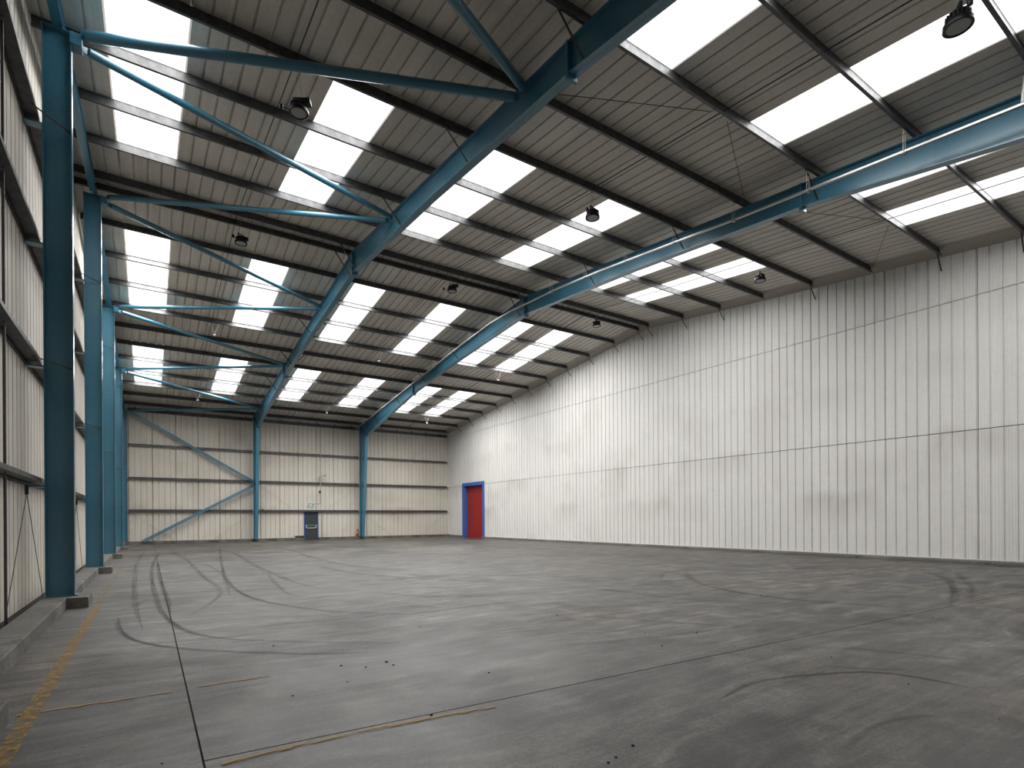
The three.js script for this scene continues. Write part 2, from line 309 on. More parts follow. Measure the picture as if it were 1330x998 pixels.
// ---------------------------------------------------------------- roof
const ceiling = structure('ceiling', 'pitched grey profiled steel roof with white rooflight sheets', 'roof');
{
  const cos = 1 / Math.hypot(1, SLOPE);
  for (const sign of [1, -1]) {
    const place = (s, n, t) => P(s, rise(t, H_SHEET) - n * cos, t);
    const eave = sign > 0 ? D_FAR + 0.25 : D_NEAR - 0.25;
    const lo0 = Math.min(RIDGE, eave), hi0 = Math.max(RIDGE, eave);
    for (let k = -8; ; k++) {
      const x = X_SEAM + k * SHEET; if (x > X_RIGHT + 0.3) break;
      const w = Math.min(SHEET, X_RIGHT + 0.35 - x), lit = lightColumns.some(c => Math.abs(c - x) < 0.1), uvOf = (s, t) => [s / 11.136, t / 11.136 + k * 0.27];
      const rows = lit ? rowsOver(x).filter(r => (r[0] > RIDGE) === (sign > 0)).sort((a, b) => a[0] - b[0]) : [], spans = [];
      let from = lo0; for (const [a, b] of rows) { spans.push([from, a]); from = b; } spans.push([from, hi0]);
      for (const [a, b] of spans) mesh('roof_sheet', sheet(x, w, place, () => a, () => b, uvOf, [], ROOF_PROFILE), sheetRoof, ceiling);
      for (const [a, b] of rows) for (let j = 0; j < 3; j++) {
        const d0 = a + (b - a) * j / 3, d1 = a + (b - a) * (j + 1) / 3, pts = [[d0, rise(d0, H_SHEET) + 0.005], [d1, rise(d1, H_SHEET) + 0.005], [d1, rise(d1, H_SHEET) + 0.05], [d0, rise(d0, H_SHEET) + 0.05]];
        mesh('rooflight_panel', slabPoly(pts, x + 0.004, x + SHEET - 0.004), rooflightMaterial, ceiling);
      }
    }
  }
  mesh('ridge_cap', [plateAlong((X_LEFT + X_RIGHT) / 2, X_RIGHT - X_LEFT + 0.8, 0.02, [RIDGE - 0.4, rise(RIDGE - 0.4, H_SHEET) + 0.09], [RIDGE, H_SHEET + 0.09]), plateAlong((X_LEFT + X_RIGHT) / 2, X_RIGHT - X_LEFT + 0.8, 0.02, [RIDGE, H_SHEET + 0.09], [RIDGE + 0.4, rise(RIDGE + 0.4, H_SHEET) + 0.09])], flashing, ceiling);
}
{ // sloping flashing between roof and white gable wall
  const o = structure('trim_1', 'grey sloping flashing along the top of the white gable wall', 'flashing');
  for (const [a, b] of [[D_NEAR, RIDGE], [RIDGE, D_FAR]]) {
    const A = P(0, rise(a, 0), a), B = P(0, rise(b, 0), b), prof = [[22.78, H_SHEET - 0.004], [23.39, 12.23], [23.39, 12.215], [22.78, H_SHEET - 0.02]];
    mesh('flashing_strip', bar(prof, A, B, XV, UPV), flashing, o);
  }
}

// ---------------------------------------------------------------- kerbs
{
  const o = structure('baseboard_left', 'low concrete kerb running under the row of blue posts', 'kerb');
  for (const [a, b] of [[D_NEAR, 5.05], [5.06, 13.3], [13.31, 21.4], [21.41, 29.4], [29.41, 37.4], [37.41, 45.9]]) mesh('kerb_block', bar([[-1.64, 0], [-1.28, 0], [-1.28, 0.185], [-1.295, 0.2], [-1.64, 0.2]], P(0, 0, a), P(0, 0, b), XV, UPV), concrete, o);
  const dirt = mesh('dirt_strip', box(-1.9, -1.64, 0, 0.07, D_NEAR, D_FAR), dirtMat, o); dirt.userData.label = 'dark grit lying in the gap behind the kerb';
  const f = structure('baseboard_far', 'low concrete kerb under the cream exit-door wall', 'kerb');
  for (const [a, b] of [[-1.28, 6.7], [6.71, 10.4], [11.56, 14.9], [14.91, X_RIGHT]]) mesh('kerb_block', box(a, b, 0, 0.19, D_FAR - 0.38, D_FAR + 0.08), concrete, f);
  const r = structure('baseboard_right', 'low rough concrete kerb under the white gable wall', 'kerb');
  for (const [a, b] of [[D_NEAR, 6.2], [6.21, 14.4], [14.41, 22.6], [22.61, 30.8], [30.81, SH_D0 - 0.36], [SH_D1 + 0.36, D_FAR - 0.4]]) mesh('kerb_block', bar([[23.06, 0], [23.45, 0], [23.45, 0.125], [23.1, 0.115], [23.07, 0.09]], P(0, 0, a), P(0, 0, b), XV, UPV), concrete, r);
}

// ---------------------------------------------------------------- portal frames
const depthOf = (d) => { const t = Math.abs(d - RIDGE); return t < 7 ? 0.84 - 0.2 * t / 7 : t < 13.2 ? 0.64 - 0.02 * (t - 7) / 6.2 : 0.62 + 0.6 * (t - 13.2) / 9.6; };
const under = (d) => rise(d, H_RAFTER) - depthOf(d);
function portalFrame(x, label) {
  const o = thing('portal_frame', label, 'steel frame', P(x, 0, D_FAR), 'blue portal frames');
  const add = (name, list) => mesh(name, list.map(g => local(g, o.position)), bluePaint, o);
  const knee = 44.15, outer = 45.74, tw = 0.008, FW = 0.22, ft = 0.022;
  for (const sg of [1, -1]) {
    const D = (t) => RIDGE + sg * (t - RIDGE);                        // mirror about the ridge
    const pl = (a, b, t) => sg > 0 ? plateAlong(x, FW, t, a, b) : plateAlong(x, FW, t, b, a);
    const kb = under(knee), topO = rise(outer, H_RAFTER);
    // column: tapered web with flanges
    const web = [[D(45.17), 0.19], [D(outer), 0.19], [D(outer), topO], [D(knee), kb]];
    add('column', [slabPoly(web, x - tw, x + tw), pl([D(45.17), 0.19], [D(knee), kb], sg > 0 ? ft : ft), pl([D(outer), 0.19], [D(outer), topO], -ft)]);
    add('base_plate', [box(x - 0.2, x + 0.2, 0.185, 0.215, Math.min(D(45.08), D(45.82)), Math.max(D(45.08), D(45.82)))]);
    // rafter: haunch from the knee to the splice, then the slimmer length to the ridge
    const sp = 34.5;
    const stops = [[[knee + 0.02, 40, 37, sp], 'haunch'], [[sp, 31, 28.3, 25, RIDGE], 'rafter']];
    for (const [list, name] of stops) {
      const geo = [];
      for (let i = 0; i + 1 < list.length; i++) {
        const a = list[i], b = list[i + 1], ta = [D(a), rise(a, H_RAFTER)], tb = [D(b), rise(b, H_RAFTER)], ba = [D(a), under(a)], bb = [D(b), under(b)];
        geo.push(slabPoly([ba, ta, tb, bb], x - tw, x + tw));
        geo.push(sg > 0 ? plateAlong(x, FW, ft, bb, ba) : plateAlong(x, FW, ft, ba, bb), sg > 0 ? plateAlong(x, FW, -ft, tb, ta) : plateAlong(x, FW, -ft, ta, tb));
      }
      if (name === 'haunch') { const a = [D(knee), rise(knee, H_RAFTER)], b = [D(outer), topO]; geo.push(slabPoly([[D(knee), kb], [D(outer), topO], a], x - tw, x + tw)); geo.push(sg > 0 ? plateAlong(x, FW, -ft, a, b) : plateAlong(x, FW, -ft, b, a)); }
      add(name, geo);
    }
    // knee plate on the diagonal and the splice plates
    const kp = (dy) => [[D(knee - 0.06), kb - 0.12 + dy], [D(outer), topO - 0.03 + dy]];
    add('end_plate', [slabPoly([kp(0)[0], kp(0)[1], kp(0.05)[1], kp(0.05)[0]], x - FW / 2 - 0.01, x + FW / 2 + 0.01)]);
    add('end_plate', [box(x - FW / 2 - 0.012, x + FW / 2 + 0.012, under(sp) - 0.1, rise(sp, H_RAFTER) + 0.01, Math.min(D(sp - 0.03), D(sp + 0.03)), Math.max(D(sp - 0.03), D(sp + 0.03)))]);
  }
  add('end_plate', [box(x - FW / 2 - 0.012, x + FW / 2 + 0.012, under(RIDGE) - 0.12, H_RAFTER, RIDGE - 0.03, RIDGE + 0.03)]);
  return o;
}
portalFrame(XA, 'blue tapered steel portal frame carrying the tubular roof braces');
portalFrame(XB, 'blue tapered steel portal frame with white cable trunking along its rafter');

// ---------------------------------------------------------------- gable posts and gable rafter
const postD = [-2.51, 5.49, 13.49, 21.49, 29.49, 37.49];
const iSection = (h, b, tf, tw) => [[-h / 2, -b / 2], [-h / 2 + tf, -b / 2], [-h / 2 + tf, -tw / 2], [h / 2 - tf, -tw / 2], [h / 2 - tf, -b / 2], [h / 2, -b / 2], [h / 2, b / 2], [h / 2 - tf, b / 2], [h / 2 - tf, tw / 2], [-h / 2 + tf, tw / 2], [-h / 2 + tf, b / 2], [-h / 2, b / 2]];
const postX0 = -1.62, postX1 = -1.18, postMid = (postX0 + postX1) / 2;
const girtY = [2.3, 4.55, 6.85, 9.1];
const postLabel = ['first', 'second', 'third', 'fourth', 'fifth', 'sixth'];
postD.forEach((d, i) => {
  const n = postD.length - i, at = P(postMid, 0.2, d), o = thing('gable_post', `blue I-section steel post, ${postLabel[n]} along the kerb counted from the exit-door corner`, 'post', at, 'blue gable posts');
  const top = rise(d, 11.81);
  const add = (name, list, m = bluePaint) => mesh(name, list.map(g => local(g, at)), m, o);
  add('shaft', [bar(iSection(postX1 - postX0, 0.2, 0.016, 0.012), P(postMid, 0.2, d), P(postMid, top, d), XV, DV)]);
  add('cap_plate', [box(postX0 - 0.01, postX1 + 0.03, top, top + 0.02, d - 0.11, d + 0.11)]);
  add('base_plate', [box(postX0 - 0.02, postX1 + 0.04, 0.2, 0.22, d - 0.13, d + 0.13)]);
  for (const gy of girtY) if (gy < top - 0.3) add('girt_cleat', [box(X_LEFT + 0.02, postX0 + 0.005, gy - 0.03, gy - 0.005, d - 0.1, d + 0.1)]);
  add('gusset', [box(postX1 - 0.02, postX1 + 0.16, top - 0.2, top + 0.02, d - 0.14, d + 0.14)]);
  const pad = mesh('concrete_pad', bar([[-1.3, 0], [-0.95, 0], [-0.95, 0.18], [-0.965, 0.195], [-1.3, 0.195]], P(0, 0, d - 0.45), P(0, 0, d + 0.45), XV, UPV), concrete);
  tag(pad, `rough concrete pad beside kerb at the ${postLabel[n]} blue post from the exit-door corner`, 'concrete pad', 'concrete pads at the blue posts');
});
{ const d = 45.72, at = P(postMid, 0.2, d), o = thing('gable_post', 'blue I-section steel post in the corner beside the exit-door wall', 'post', at, 'blue gable posts');
  mesh('shaft', local(bar(iSection(postX1 - postX0, 0.2, 0.016, 0.012), P(postMid, 0.2, d), P(postMid, rise(d, 11.81), d), XV, DV), at), bluePaint, o);
  mesh('base_plate', local(box(postX0 - 0.02, postX1 + 0.04, 0.2, 0.22, d - 0.13, d + 0.13), at), bluePaint, o); }
{ const stops = [D_NEAR + 0.1, ...postD, 45.72].sort((a, b) => a - b); stops.push(RIDGE); stops.sort((a, b) => a - b);
  const o = thing('gable_rafter', 'slim blue I-section rafter resting on the tops of the blue posts', 'rafter', P(-1.38, rise(D_FAR, 11.85), D_FAR));
  for (let i = 0; i + 1 < stops.length; i++) { const a = stops[i], b = stops[i + 1]; if (b - a < 0.5) continue;
    mesh('rafter_length', local(bar(iSection(0.29, 0.17, 0.012, 0.009).map(([h, w]) => [w, h]), P(-1.38, rise(a, 11.985), a), P(-1.38, rise(b, 11.985), b), XV, UPV), o.position), bluePaint, o); } }

// ---------------------------------------------------------------- tubular roof braces
{ const nodes = [1.6, 9.6, 17.2, 26.0, 33.8, 42.9];
  for (let i = 0; i < postD.length; i++) for (const sgn of [-1, 1]) {
    const nd = nodes[i - (sgn > 0 ? 0 : 1)]; if (nd === undefined) continue;
    const d = postD[i], yn = rise(nd, H_RAFTER) - 0.2, a = P(postX1 + 0.14, rise(d, 11.81) - 0.06 + (sgn < 0 ? 0.1 : -0.04), d + sgn * 0.08), b = P(XA - 0.1, yn, nd - sgn * 0.12);
    const n = postD.length - i, r = i === 1 || (i === 2 && sgn < 0) ? 0.1 : 0.08;
    const o = thing('roof_brace', `blue tubular roof brace, ${postLabel[n]} post from the exit-door corner, running ${sgn > 0 ? 'towards' : 'away from'} it`, 'brace', a, 'blue tubular roof braces');
    const t = b.clone().sub(a).normalize();
    mesh('tube', local(tube(a.clone().addScaledVector(t, 0.12), b.clone().addScaledVector(t, -0.12), r), a), bluePaint, o);
    for (const [p, s] of [[a, 1], [b, -1]]) mesh('end_tab', local(strut(p, p.clone().addScaledVector(t, s * 0.2), 0.014, r * 1.6), a), bluePaint, o);
  }
  const a = P(postX1 + 0.1, rise(45.72, 11.81) + 0.02, 45.85), b = P(XA - 0.1, rise(42.9, H_RAFTER) - 0.2, 43.0);
  const o = thing('roof_brace', 'blue tubular roof brace from the corner post beside the exit-door wall', 'brace', a, 'blue tubular roof braces');
  mesh('tube', local(tube(a, b, 0.08), a), bluePaint, o);
}
// braces of the wall beside the corner: a K of blue box section
for (const [p, q, label] of [[P(-1.1, 9.12, 45.6), P(XA - 0.06, 4.5, 45.6), 'upper blue steel wall brace falling from the corner post to the column'], [P(-0.32, 0.19, 45.6), P(XA - 0.06, 4.28, 45.6), 'lower blue steel wall brace rising from the kerb to the column']]) {
  const o = thing('wall_brace', label, 'brace', p);
  const [u, v] = frameOf(p, q);
  mesh('bar', local(bar(rect(0.1, 0.085, 0, 0.052), p, q, u, v), p), bluePaint, o);
  mesh('bar', local(bar(rect(0.1, 0.085, 0, -0.052), p, q, u, v), p), bluePaint, o);
  const t = q.clone().sub(p).normalize(); mesh('end_tab', local(strut(q.clone().addScaledVector(t, -0.35), q, 0.014, 0.2), p), bluePaint, o);
}

// ---------------------------------------------------------------- purlins and girts
const zed = (h, f, t, lip, s = 1) => [[0, 0], [s * f, 0], [s * f, lip], [s * (f - t), lip], [s * (f - t), t], [t * s, t], [t * s, h], [-s * f, h], [-s * f, h - lip], [-s * (f - t), h - lip], [-s * (f - t), h - t], [0, h - t]];
const X_PUR0 = X_LEFT + 0.03, X_PUR1 = 22.98;
function purlin(d, label) {
  const y = rise(d, H_PURLIN), sg = d > RIDGE ? 1 : -1, a = Math.atan(SLOPE) * sg;
  const W = new THREE.Vector3(0, Math.cos(a), -Math.sin(a) * 1), U = new THREE.Vector3(0, -Math.sin(a), -Math.cos(a));   // U points down the depth along the sheet
  const o = thing('purlin', label, 'purlin', P(X_PUR0, y, d), 'galvanised roof purlins');
  const cuts = [X_PUR0, XA, XB, X_PUR1];
  for (let i = 0; i < 3; i++) mesh('purlin_length', local(bar(zed(0.232, 0.075, 0.008, 0.025, -1), P(cuts[i] + (i ? 0.004 : 0), y, d), P(cuts[i + 1] - (i < 2 ? 0.004 : 0), y, d), U, W), o.position), galvanised, o);
  for (const x of [XA, XB]) mesh('splice_cleat', local(bar(rect(0.012, 0.17, 0.016, 0.1), P(x - 0.3, y, d), P(x + 0.3, y, d), U, W), o.position), galvanised, o);
  return o;
}
farPurlins.forEach((d, i) => purlin(d, `galvanised roof purlin, ${ORD[i]} below the ridge pair, on the exit-door side`));
nearPurlins.forEach((d, i) => purlin(d, `galvanised roof purlin, ${ORD[i]} below the ridge pair, on the side away from the exit door`));
purlin(RIDGE + 0.36, 'galvanised ridge purlin on the slope towards the exit door');
purlin(RIDGE - 0.36, 'galvanised ridge purlin on the slope away from the exit door');

// wall girts
const girtOrd = ['lowest', 'second', 'third', 'top'];
girtY.forEach((y, i) => {
  const at = P(X_LEFT, y, D_NEAR), o = thing('girt', `galvanised wall rail behind the blue posts, ${girtOrd[i]} of four`, 'wall rail', at, 'wall rails behind the blue posts');
  const cuts = [D_NEAR + 0.05, 5.49, 13.49, 21.49, 29.49, 37.49, 45.9];
  for (let k = 0; k + 1 < cuts.length; k++) mesh('rail_length', local(bar(zed(0.22, 0.07, 0.008, 0.022, 1), P(X_LEFT + 0.012, y + 0.07, cuts[k] + 0.004), P(X_LEFT + 0.012, y + 0.07, cuts[k + 1] - 0.004), UPV.clone().negate(), XV), at), galvanised, o);
  if (i === 3) return;
  const bays = [[-1.15, XA - 0.13, 'the braced bay'], [XA + 0.13, XB - 0.13, 'the exit-door bay'], [XB + 0.13, 23.2, 'the white-wall bay']];
  for (const [x0, x1, bay] of bays) {
    const g = mesh('girt', bar(zed(0.2, 0.08, 0.008, 0.025, 1), P(x0, y + 0.03, D_FAR - 0.012), P(x1, y + 0.03, D_FAR - 0.012), UPV, DV.clone().negate()), galvanised);
    tag(g, `galvanised wall rail on the cream wall in ${bay}, ${girtOrd[i]} of three`, 'wall rail', 'wall rails on the exit-door wall');
  }
});
for (const [x0, x1, bay] of [[-1.15, XA - 0.13, 'the braced bay'], [XA + 0.13, XB - 0.13, 'the exit-door bay'], [XB + 0.13, 23.2, 'the white-wall bay']]) {
  const o = thing('eave_beam', `dark galvanised eave beam above the cream wall in ${bay}`, 'eave beam', P(x0, 9.15, D_FAR), 'eave beams');
  mesh('channel', local(bar([[0, 0], [0.09, 0], [0.09, 0.03], [0.012, 0.03], [0.012, 0.2], [0.09, 0.2], [0.09, 0.23], [0, 0.23]], P(x0, 9.17, D_FAR - 0.16), P(x1, 9.17, D_FAR - 0.16), DV, UPV), o.position), galvanised, o);
  for (let x = x0 + 0.4; x < x1; x += 1.39) mesh('bracket', local(box(x, x + 0.05, 9.2, 9.5, D_FAR - 0.15, D_FAR - 0.01), o.position), galvanised, o);
}

// ---------------------------------------------------------------- fly braces
const purlinName = (d) => { const i = farPurlins.findIndex(v => Math.abs(v - d) < 0.3), j = nearPurlins.findIndex(v => Math.abs(v - d) < 0.3); return i >= 0 ? `${ORD[i]} purlin of exit-door slope` : j >= 0 ? `${ORD[j]} purlin of opposite slope` : d > RIDGE ? 'ridge purlin of exit-door slope' : 'ridge purlin of opposite slope'; };
for (const [x, which] of [[XA, 'the tube-braced frame'], [XB, 'the trunking frame']])
  for (const d of [3.27, 7.65, 12.03, 16.41, RIDGE - 0.36, RIDGE + 0.36, 27.98, 32.36, 36.74, 41.12]) for (const s of [-1, 1]) {
    const top = P(x + s * 0.68, rise(d, H_PURLIN) + 0.03, d + 0.03), bot = P(x + s * 0.1, under(d) + 0.05, d + 0.02);
    const o = mesh('fly_brace', angleBar(top, bot, 0.045, 0.006), darkSteel);
    tag(o, `dark fly brace on ${which}, ${(s < 0) === (x === XA) ? (x === XA ? 'braced-bay' : 'white-wall') : 'middle-bay'} side, ${purlinName(d)}`, 'brace', `fly braces of ${which}`);
  }
for (const d of [...nearPurlins.slice(0, 8), RIDGE + 0.36, RIDGE - 0.36, ...farPurlins.slice(0, 10)]) if (Math.abs(d - 14.22) > 0.1 && Math.abs(d - 9.84) > 0.1) {
  const o = mesh('wall_stay', angleBar(P(22.82, rise(d, H_PURLIN) + 0.02, d + 0.03), P(23.375, rise(d, H_PURLIN) - 0.42, d + 0.1), 0.04, 0.006), darkSteel);
  tag(o, `short dark stay to the white gable wall from the ${purlinName(d)}`, 'stay', 'stays along the top of the white gable wall');
}
// stays from the wall rails to the blue posts
postD.slice(1).forEach((d, i) => { for (const gy of [4.55, 9.1]) {
  const o = mesh('post_stay', strut(P(-1.72, gy + 0.06, d - 0.5), P(postX1 - 0.03, gy + 0.0, d - 0.03), 0.028, 0.012), darkSteel);
  tag(o, `thin dark stay from ${gy < 5 ? 'the second' : 'the top'} wall rail to the ${postLabel[5 - i]} blue post`, 'stay', `stays from ${gy < 5 ? 'the second' : 'the top'} wall rail to the blue posts`);
} });

// ---------------------------------------------------------------- tie rods of the roof and sag rods of the walls
for (const [x, bay] of [[2.62, 'the braced bay'], [10.84, 'the middle bay'], [19.02, 'the white-wall bay']]) {
  const o = thing('tie_rod_line', `thin dark tie rod line linking the purlins at mid-span of ${bay}`, 'tie rod', P(x, H_PURLIN, RIDGE), 'purlin tie rods');
  const all = [...nearPurlins.slice().reverse(), RIDGE, ...farPurlins];
  for (let i = 0; i + 1 < all.length; i++) mesh('rod', local(tube(P(x, rise(all[i], H_PURLIN) + 0.09, all[i]), P(x, rise(all[i + 1], H_PURLIN) + 0.09, all[i + 1]), 0.013, 8), o.position), darkSteel, o);
}
for (const [x0, x1, xm, bay] of [[XA, XB, 10.84, 'the middle bay'], [XB, X_PUR1, 19.02, 'the white-wall bay'], [X_PUR0 + 0.5, XA, 2.62, 'the braced bay']]) for (const s of [-1, 1]) {
  const xe = s < 0 ? x0 + 0.1 : x1 - 0.1, o = mesh('sag_wire', tube(P(xe, rise(9.84, H_PURLIN) + 0.02, 9.75), P(xm + s * 0.3, rise(7.65, H_PURLIN) + 0.03, 7.75), 0.008, 6), darkSteel);
  tag(o, `thin diagonal wire under the roof sheets of ${bay}, on its ${s < 0 ? 'blue post' : 'white wall'} side`, 'wire', `diagonal roof wires of ${bay}`);
}
{ const o = thing('sag_rod', 'grey vertical sag rod against the sheets behind the blue posts', 'sag rod', P(-1.78, 0.1, 11));
  const ys = [0.07, ...girtY, rise(11, 12.2)]; for (let i = 0; i + 1 < ys.length; i++) mesh('rod', local(tube(P(-1.78, ys[i] + (i ? 0.05 : 0), 11), P(-1.78, ys[i + 1], 11), 0.02, 10), o.position), galvanised, o); }
for (const [da, dm, db] of [[11.02, 12.75, 14.6], [19.0, 20.75, 22.6], [27, 28.75, 30.6]]) {
  const o = thing('wall_wire', `pair of slack wires hooked under the lowest rail beside the ${da < 12 ? 'fifth' : da < 20 ? 'fourth' : 'third'} blue post`, 'wire', P(-1.78, 2.2, dm), 'wires under the lowest rail behind the posts');
  mesh('hook', local(strut(P(-1.78, 2.27, dm), P(-1.78, 2.1, dm), 0.03, 0.05), o.position), darkSteel, o);
  for (const e of [da, db]) mesh('wire', local(tube(P(-1.78, 2.12, dm), P(-1.8, 0.1, e), 0.006, 6), o.position), darkSteel, o);
}
for (const [x0, x1, y, bay] of [[-1.1, XA - 0.1, 2.25, 'the braced bay'], [XA + 0.1, XB - 0.1, 4.5, 'the exit-door bay'], [XB + 0.1, 23.2, 2.25, 'the white-wall bay']]) for (const s of [1, -1]) {
  const xe = s > 0 ? x0 : x1, o = mesh('wall_wire', tube(P(xe, y, D_FAR - 0.1), P(xe + s * 2.6, y - 2.0, D_FAR - 0.06), 0.007, 6), wire);
  tag(o, `thin wire slanting across the cream wall in ${bay}, on its ${s > 0 ? 'blue post' : 'white wall'} side`, 'wire', `slanting wall wires of ${bay}`);
}

// ---------------------------------------------------------------- doors
{ const o = structure('door_1', 'dark grey exit door with blue frame and white push bar', 'door');
  const x0 = 10.42, x1 = 11.54, d = D_FAR;
  const blue = std({ color: 0x2a4f9e, roughness: 0.5 }), leaf = std({ color: 0x34393b, roughness: 0.55 });
  mesh('frame', [box(x0, x0 + 0.09, 0.0, 2.28, d - 0.03, d + 0.12), box(x1 - 0.09, x1, 0.0, 2.28, d - 0.03, d + 0.12), box(x0, x1, 2.2, 2.28, d - 0.03, d + 0.12)], blue, o);
  const l = mesh('leaf', box(x0 + 0.09, x1 - 0.09, 0.02, 2.2, d + 0.02, d + 0.07), leaf, o);
  mesh('push_bar', [box(x0 + 0.15, x1 - 0.15, 0.93, 0.98, d - 0.05, d - 0.01), box(x0 + 0.15, x0 + 0.2, 0.93, 1.2, d - 0.05, d + 0.02), box(x1 - 0.2, x1 - 0.15, 0.93, 1.2, d - 0.05, d + 0.02)], whitePlastic, l);
  mesh('push_sign', box(x0 + 0.26, x1 - 0.26, 1.13, 1.21, d + 0.012, d + 0.02), std({ color: 0x2f8465, roughness: 0.5 }), l);
  for (const y of [0.3, 1.1, 1.95]) mesh('hinge', tube(P(x0 + 0.1, y, d - 0.005), P(x0 + 0.1, y + 0.1, d - 0.005), 0.012, 8), galvanised, l);
  mesh('threshold', box(x0 - 0.02, x1 + 0.05, 0, 0.02, d - 0.35, d + 0.1), darkSteel, o);
  mesh('outer_panel', box(x0 - 0.05, x1 + 0.05, 0, 2.35, d + 0.13, d + 0.2), darkSteel, o);
}
{ const o = structure('door_2', 'red steel roller shutter recessed in a bright blue frame', 'door');
  const x = X_RIGHT, red = std({ color: 0x9c2a24, roughness: 0.5 }), blue = std({ color: 0x3763b2, roughness: 0.5 }), dp = 0.42;
  mesh('jamb', box(x - 0.03, x + dp, 0, SH_TOP + 0.28, SH_D0 - 0.34, SH_D0), blue, o);
  mesh('jamb', box(x - 0.03, x + dp, 0, SH_TOP + 0.28, SH_D1, SH_D1 + 0.34), blue, o);
  mesh('header', box(x - 0.03, x + dp, SH_TOP, SH_TOP + 0.28, SH_D0, SH_D1), blue, o);
  const c = mesh('curtain', box(x + 0.36, x + 0.38, 0, SH_TOP, SH_D0, SH_D1), red, o);
  const prof = [[0, 0], [0.012, 0.02], [0.022, 0.06], [0.022, 0.085], [0.008, 0.112], [0, 0.114]].map(([n, y]) => [x + 0.36 - n, y]);
  const sl = bar(prof, P(0, 0, SH_D0 + 0.002), P(0, 0, SH_D1 - 0.002), XV, UPV);
  const n = Math.floor(SH_TOP / 0.118);
  for (let i = 0; i < n; i++) { const m = mesh('slat', sl, red, c); m.position.y = 0.04 + i * 0.118; }
  mesh('bottom_rail', box(x + 0.31, x + 0.36, 0, 0.05, SH_D0 + 0.02, SH_D1 - 0.02), red, c);
}

// ---------------------------------------------------------------- things on and by the exit-door wall
{ const c = document.createElement('canvas'); c.width = 256; c.height = 176; const g = c.getContext('2d');
  g.fillStyle = '#e9ece6'; g.fillRect(0, 0, 256, 176); g.fillStyle = '#2b7f86';
  g.fillRect(12, 14, 66, 148); g.fillRect(92, 14, 84, 148); g.fillRect(196, 14, 48, 148);
  g.fillStyle = '#f2f5f0'; g.fillRect(100, 60, 26, 92);                                   // doorway
  g.beginPath(); g.arc(150, 44, 12, 0, 7); g.fill(); g.lineWidth = 13; g.strokeStyle = '#f2f5f0'; g.beginPath(); g.moveTo(148, 60); g.lineTo(142, 98); g.lineTo(160, 122); g.lineTo(154, 152); g.moveTo(142, 98); g.lineTo(130, 122); g.lineTo(112, 134); g.moveTo(168, 92); g.lineTo(146, 70); g.lineTo(126, 84); g.stroke();
  g.beginPath(); g.moveTo(45, 140); g.lineTo(45, 46); g.moveTo(22, 72); g.lineTo(45, 42); g.lineTo(68, 72); g.stroke();
  const t = new THREE.CanvasTexture(c); t.colorSpace = THREE.SRGBColorSpace;
  const o = thing('exit_sign', 'small green and white running-figure exit sign above the grey door', 'exit sign', P(10.95, 2.66, D_FAR - 0.03));
  mesh('box', new THREE.BoxGeometry(0.5, 0.34, 0.06).translate(0, 0.17, 0), whitePlastic, o);
  mesh('face', new THREE.PlaneGeometry(0.48, 0.32).translate(0, 0.17, 0.032), std({ map: t, roughness: 0.4 }), o);
}
{ const o = thing('conduit', 'grey conduit dropping down the cream wall to the exit sign', 'conduit', P(11.66, 2.9, D_FAR - 0.28)), d = D_FAR - 0.28;
  mesh('pipe', local(merge([tube(P(11.7, 9.15, d), P(11.66, 2.9, d), 0.03, 10), tube(P(11.66, 2.9, d), P(11.2, 2.9, d), 0.028, 10)]), o.position), greyPlastic, o);
  mesh('junction_box', local(box(11.55, 11.75, 4.72, 5.1, d - 0.06, d + 0.06), o.position), greyPlastic, o);
  mesh('elbow_box', local(box(11.56, 11.68, 3.75, 3.98, d - 0.06, d + 0.04), o.position), darkSteel, o);
  mesh('side_lamp', local(merge([strut(P(11.7, 5.15, d), P(11.95, 5.2, d - 0.2), 0.03, 0.03), box(11.9, 12.08, 5.14, 5.26, d - 0.3, d - 0.16)]), o.position), greyPlastic, o);
  const p = mesh('standpipe', tube(P(11.8, 0.19, D_FAR - 0.1), P(11.8, 2.25, D_FAR - 0.1), 0.028, 10), greyPlastic); tag(p, 'thin grey upright pipe on the cream wall beside the exit door', 'pipe');
  const b = thing('floor_box', 'low black box lying on the kerb beside the exit door', 'box', P(10.05, 0.19, D_FAR - 0.2));
  mesh('case', new THREE.BoxGeometry(0.62, 0.13, 0.2).translate(0, 0.065, 0), darkSteel, b); mesh('lid', new THREE.BoxGeometry(0.66, 0.025, 0.23).translate(0, 0.14, 0), darkSteel, b);
  const s = thing('switch_box', 'small dark box clipped above the lowest rail beside the column', 'switch box', P(7.35, 2.4, D_FAR - 0.16)); mesh('case', new THREE.BoxGeometry(0.16, 0.1, 0.1), darkSteel, s); mesh('knob', new THREE.CylinderGeometry(0.02, 0.02, 0.06, 10).rotateX(Math.PI / 2).translate(0.03, 0, 0.07), greyPlastic, s);
}
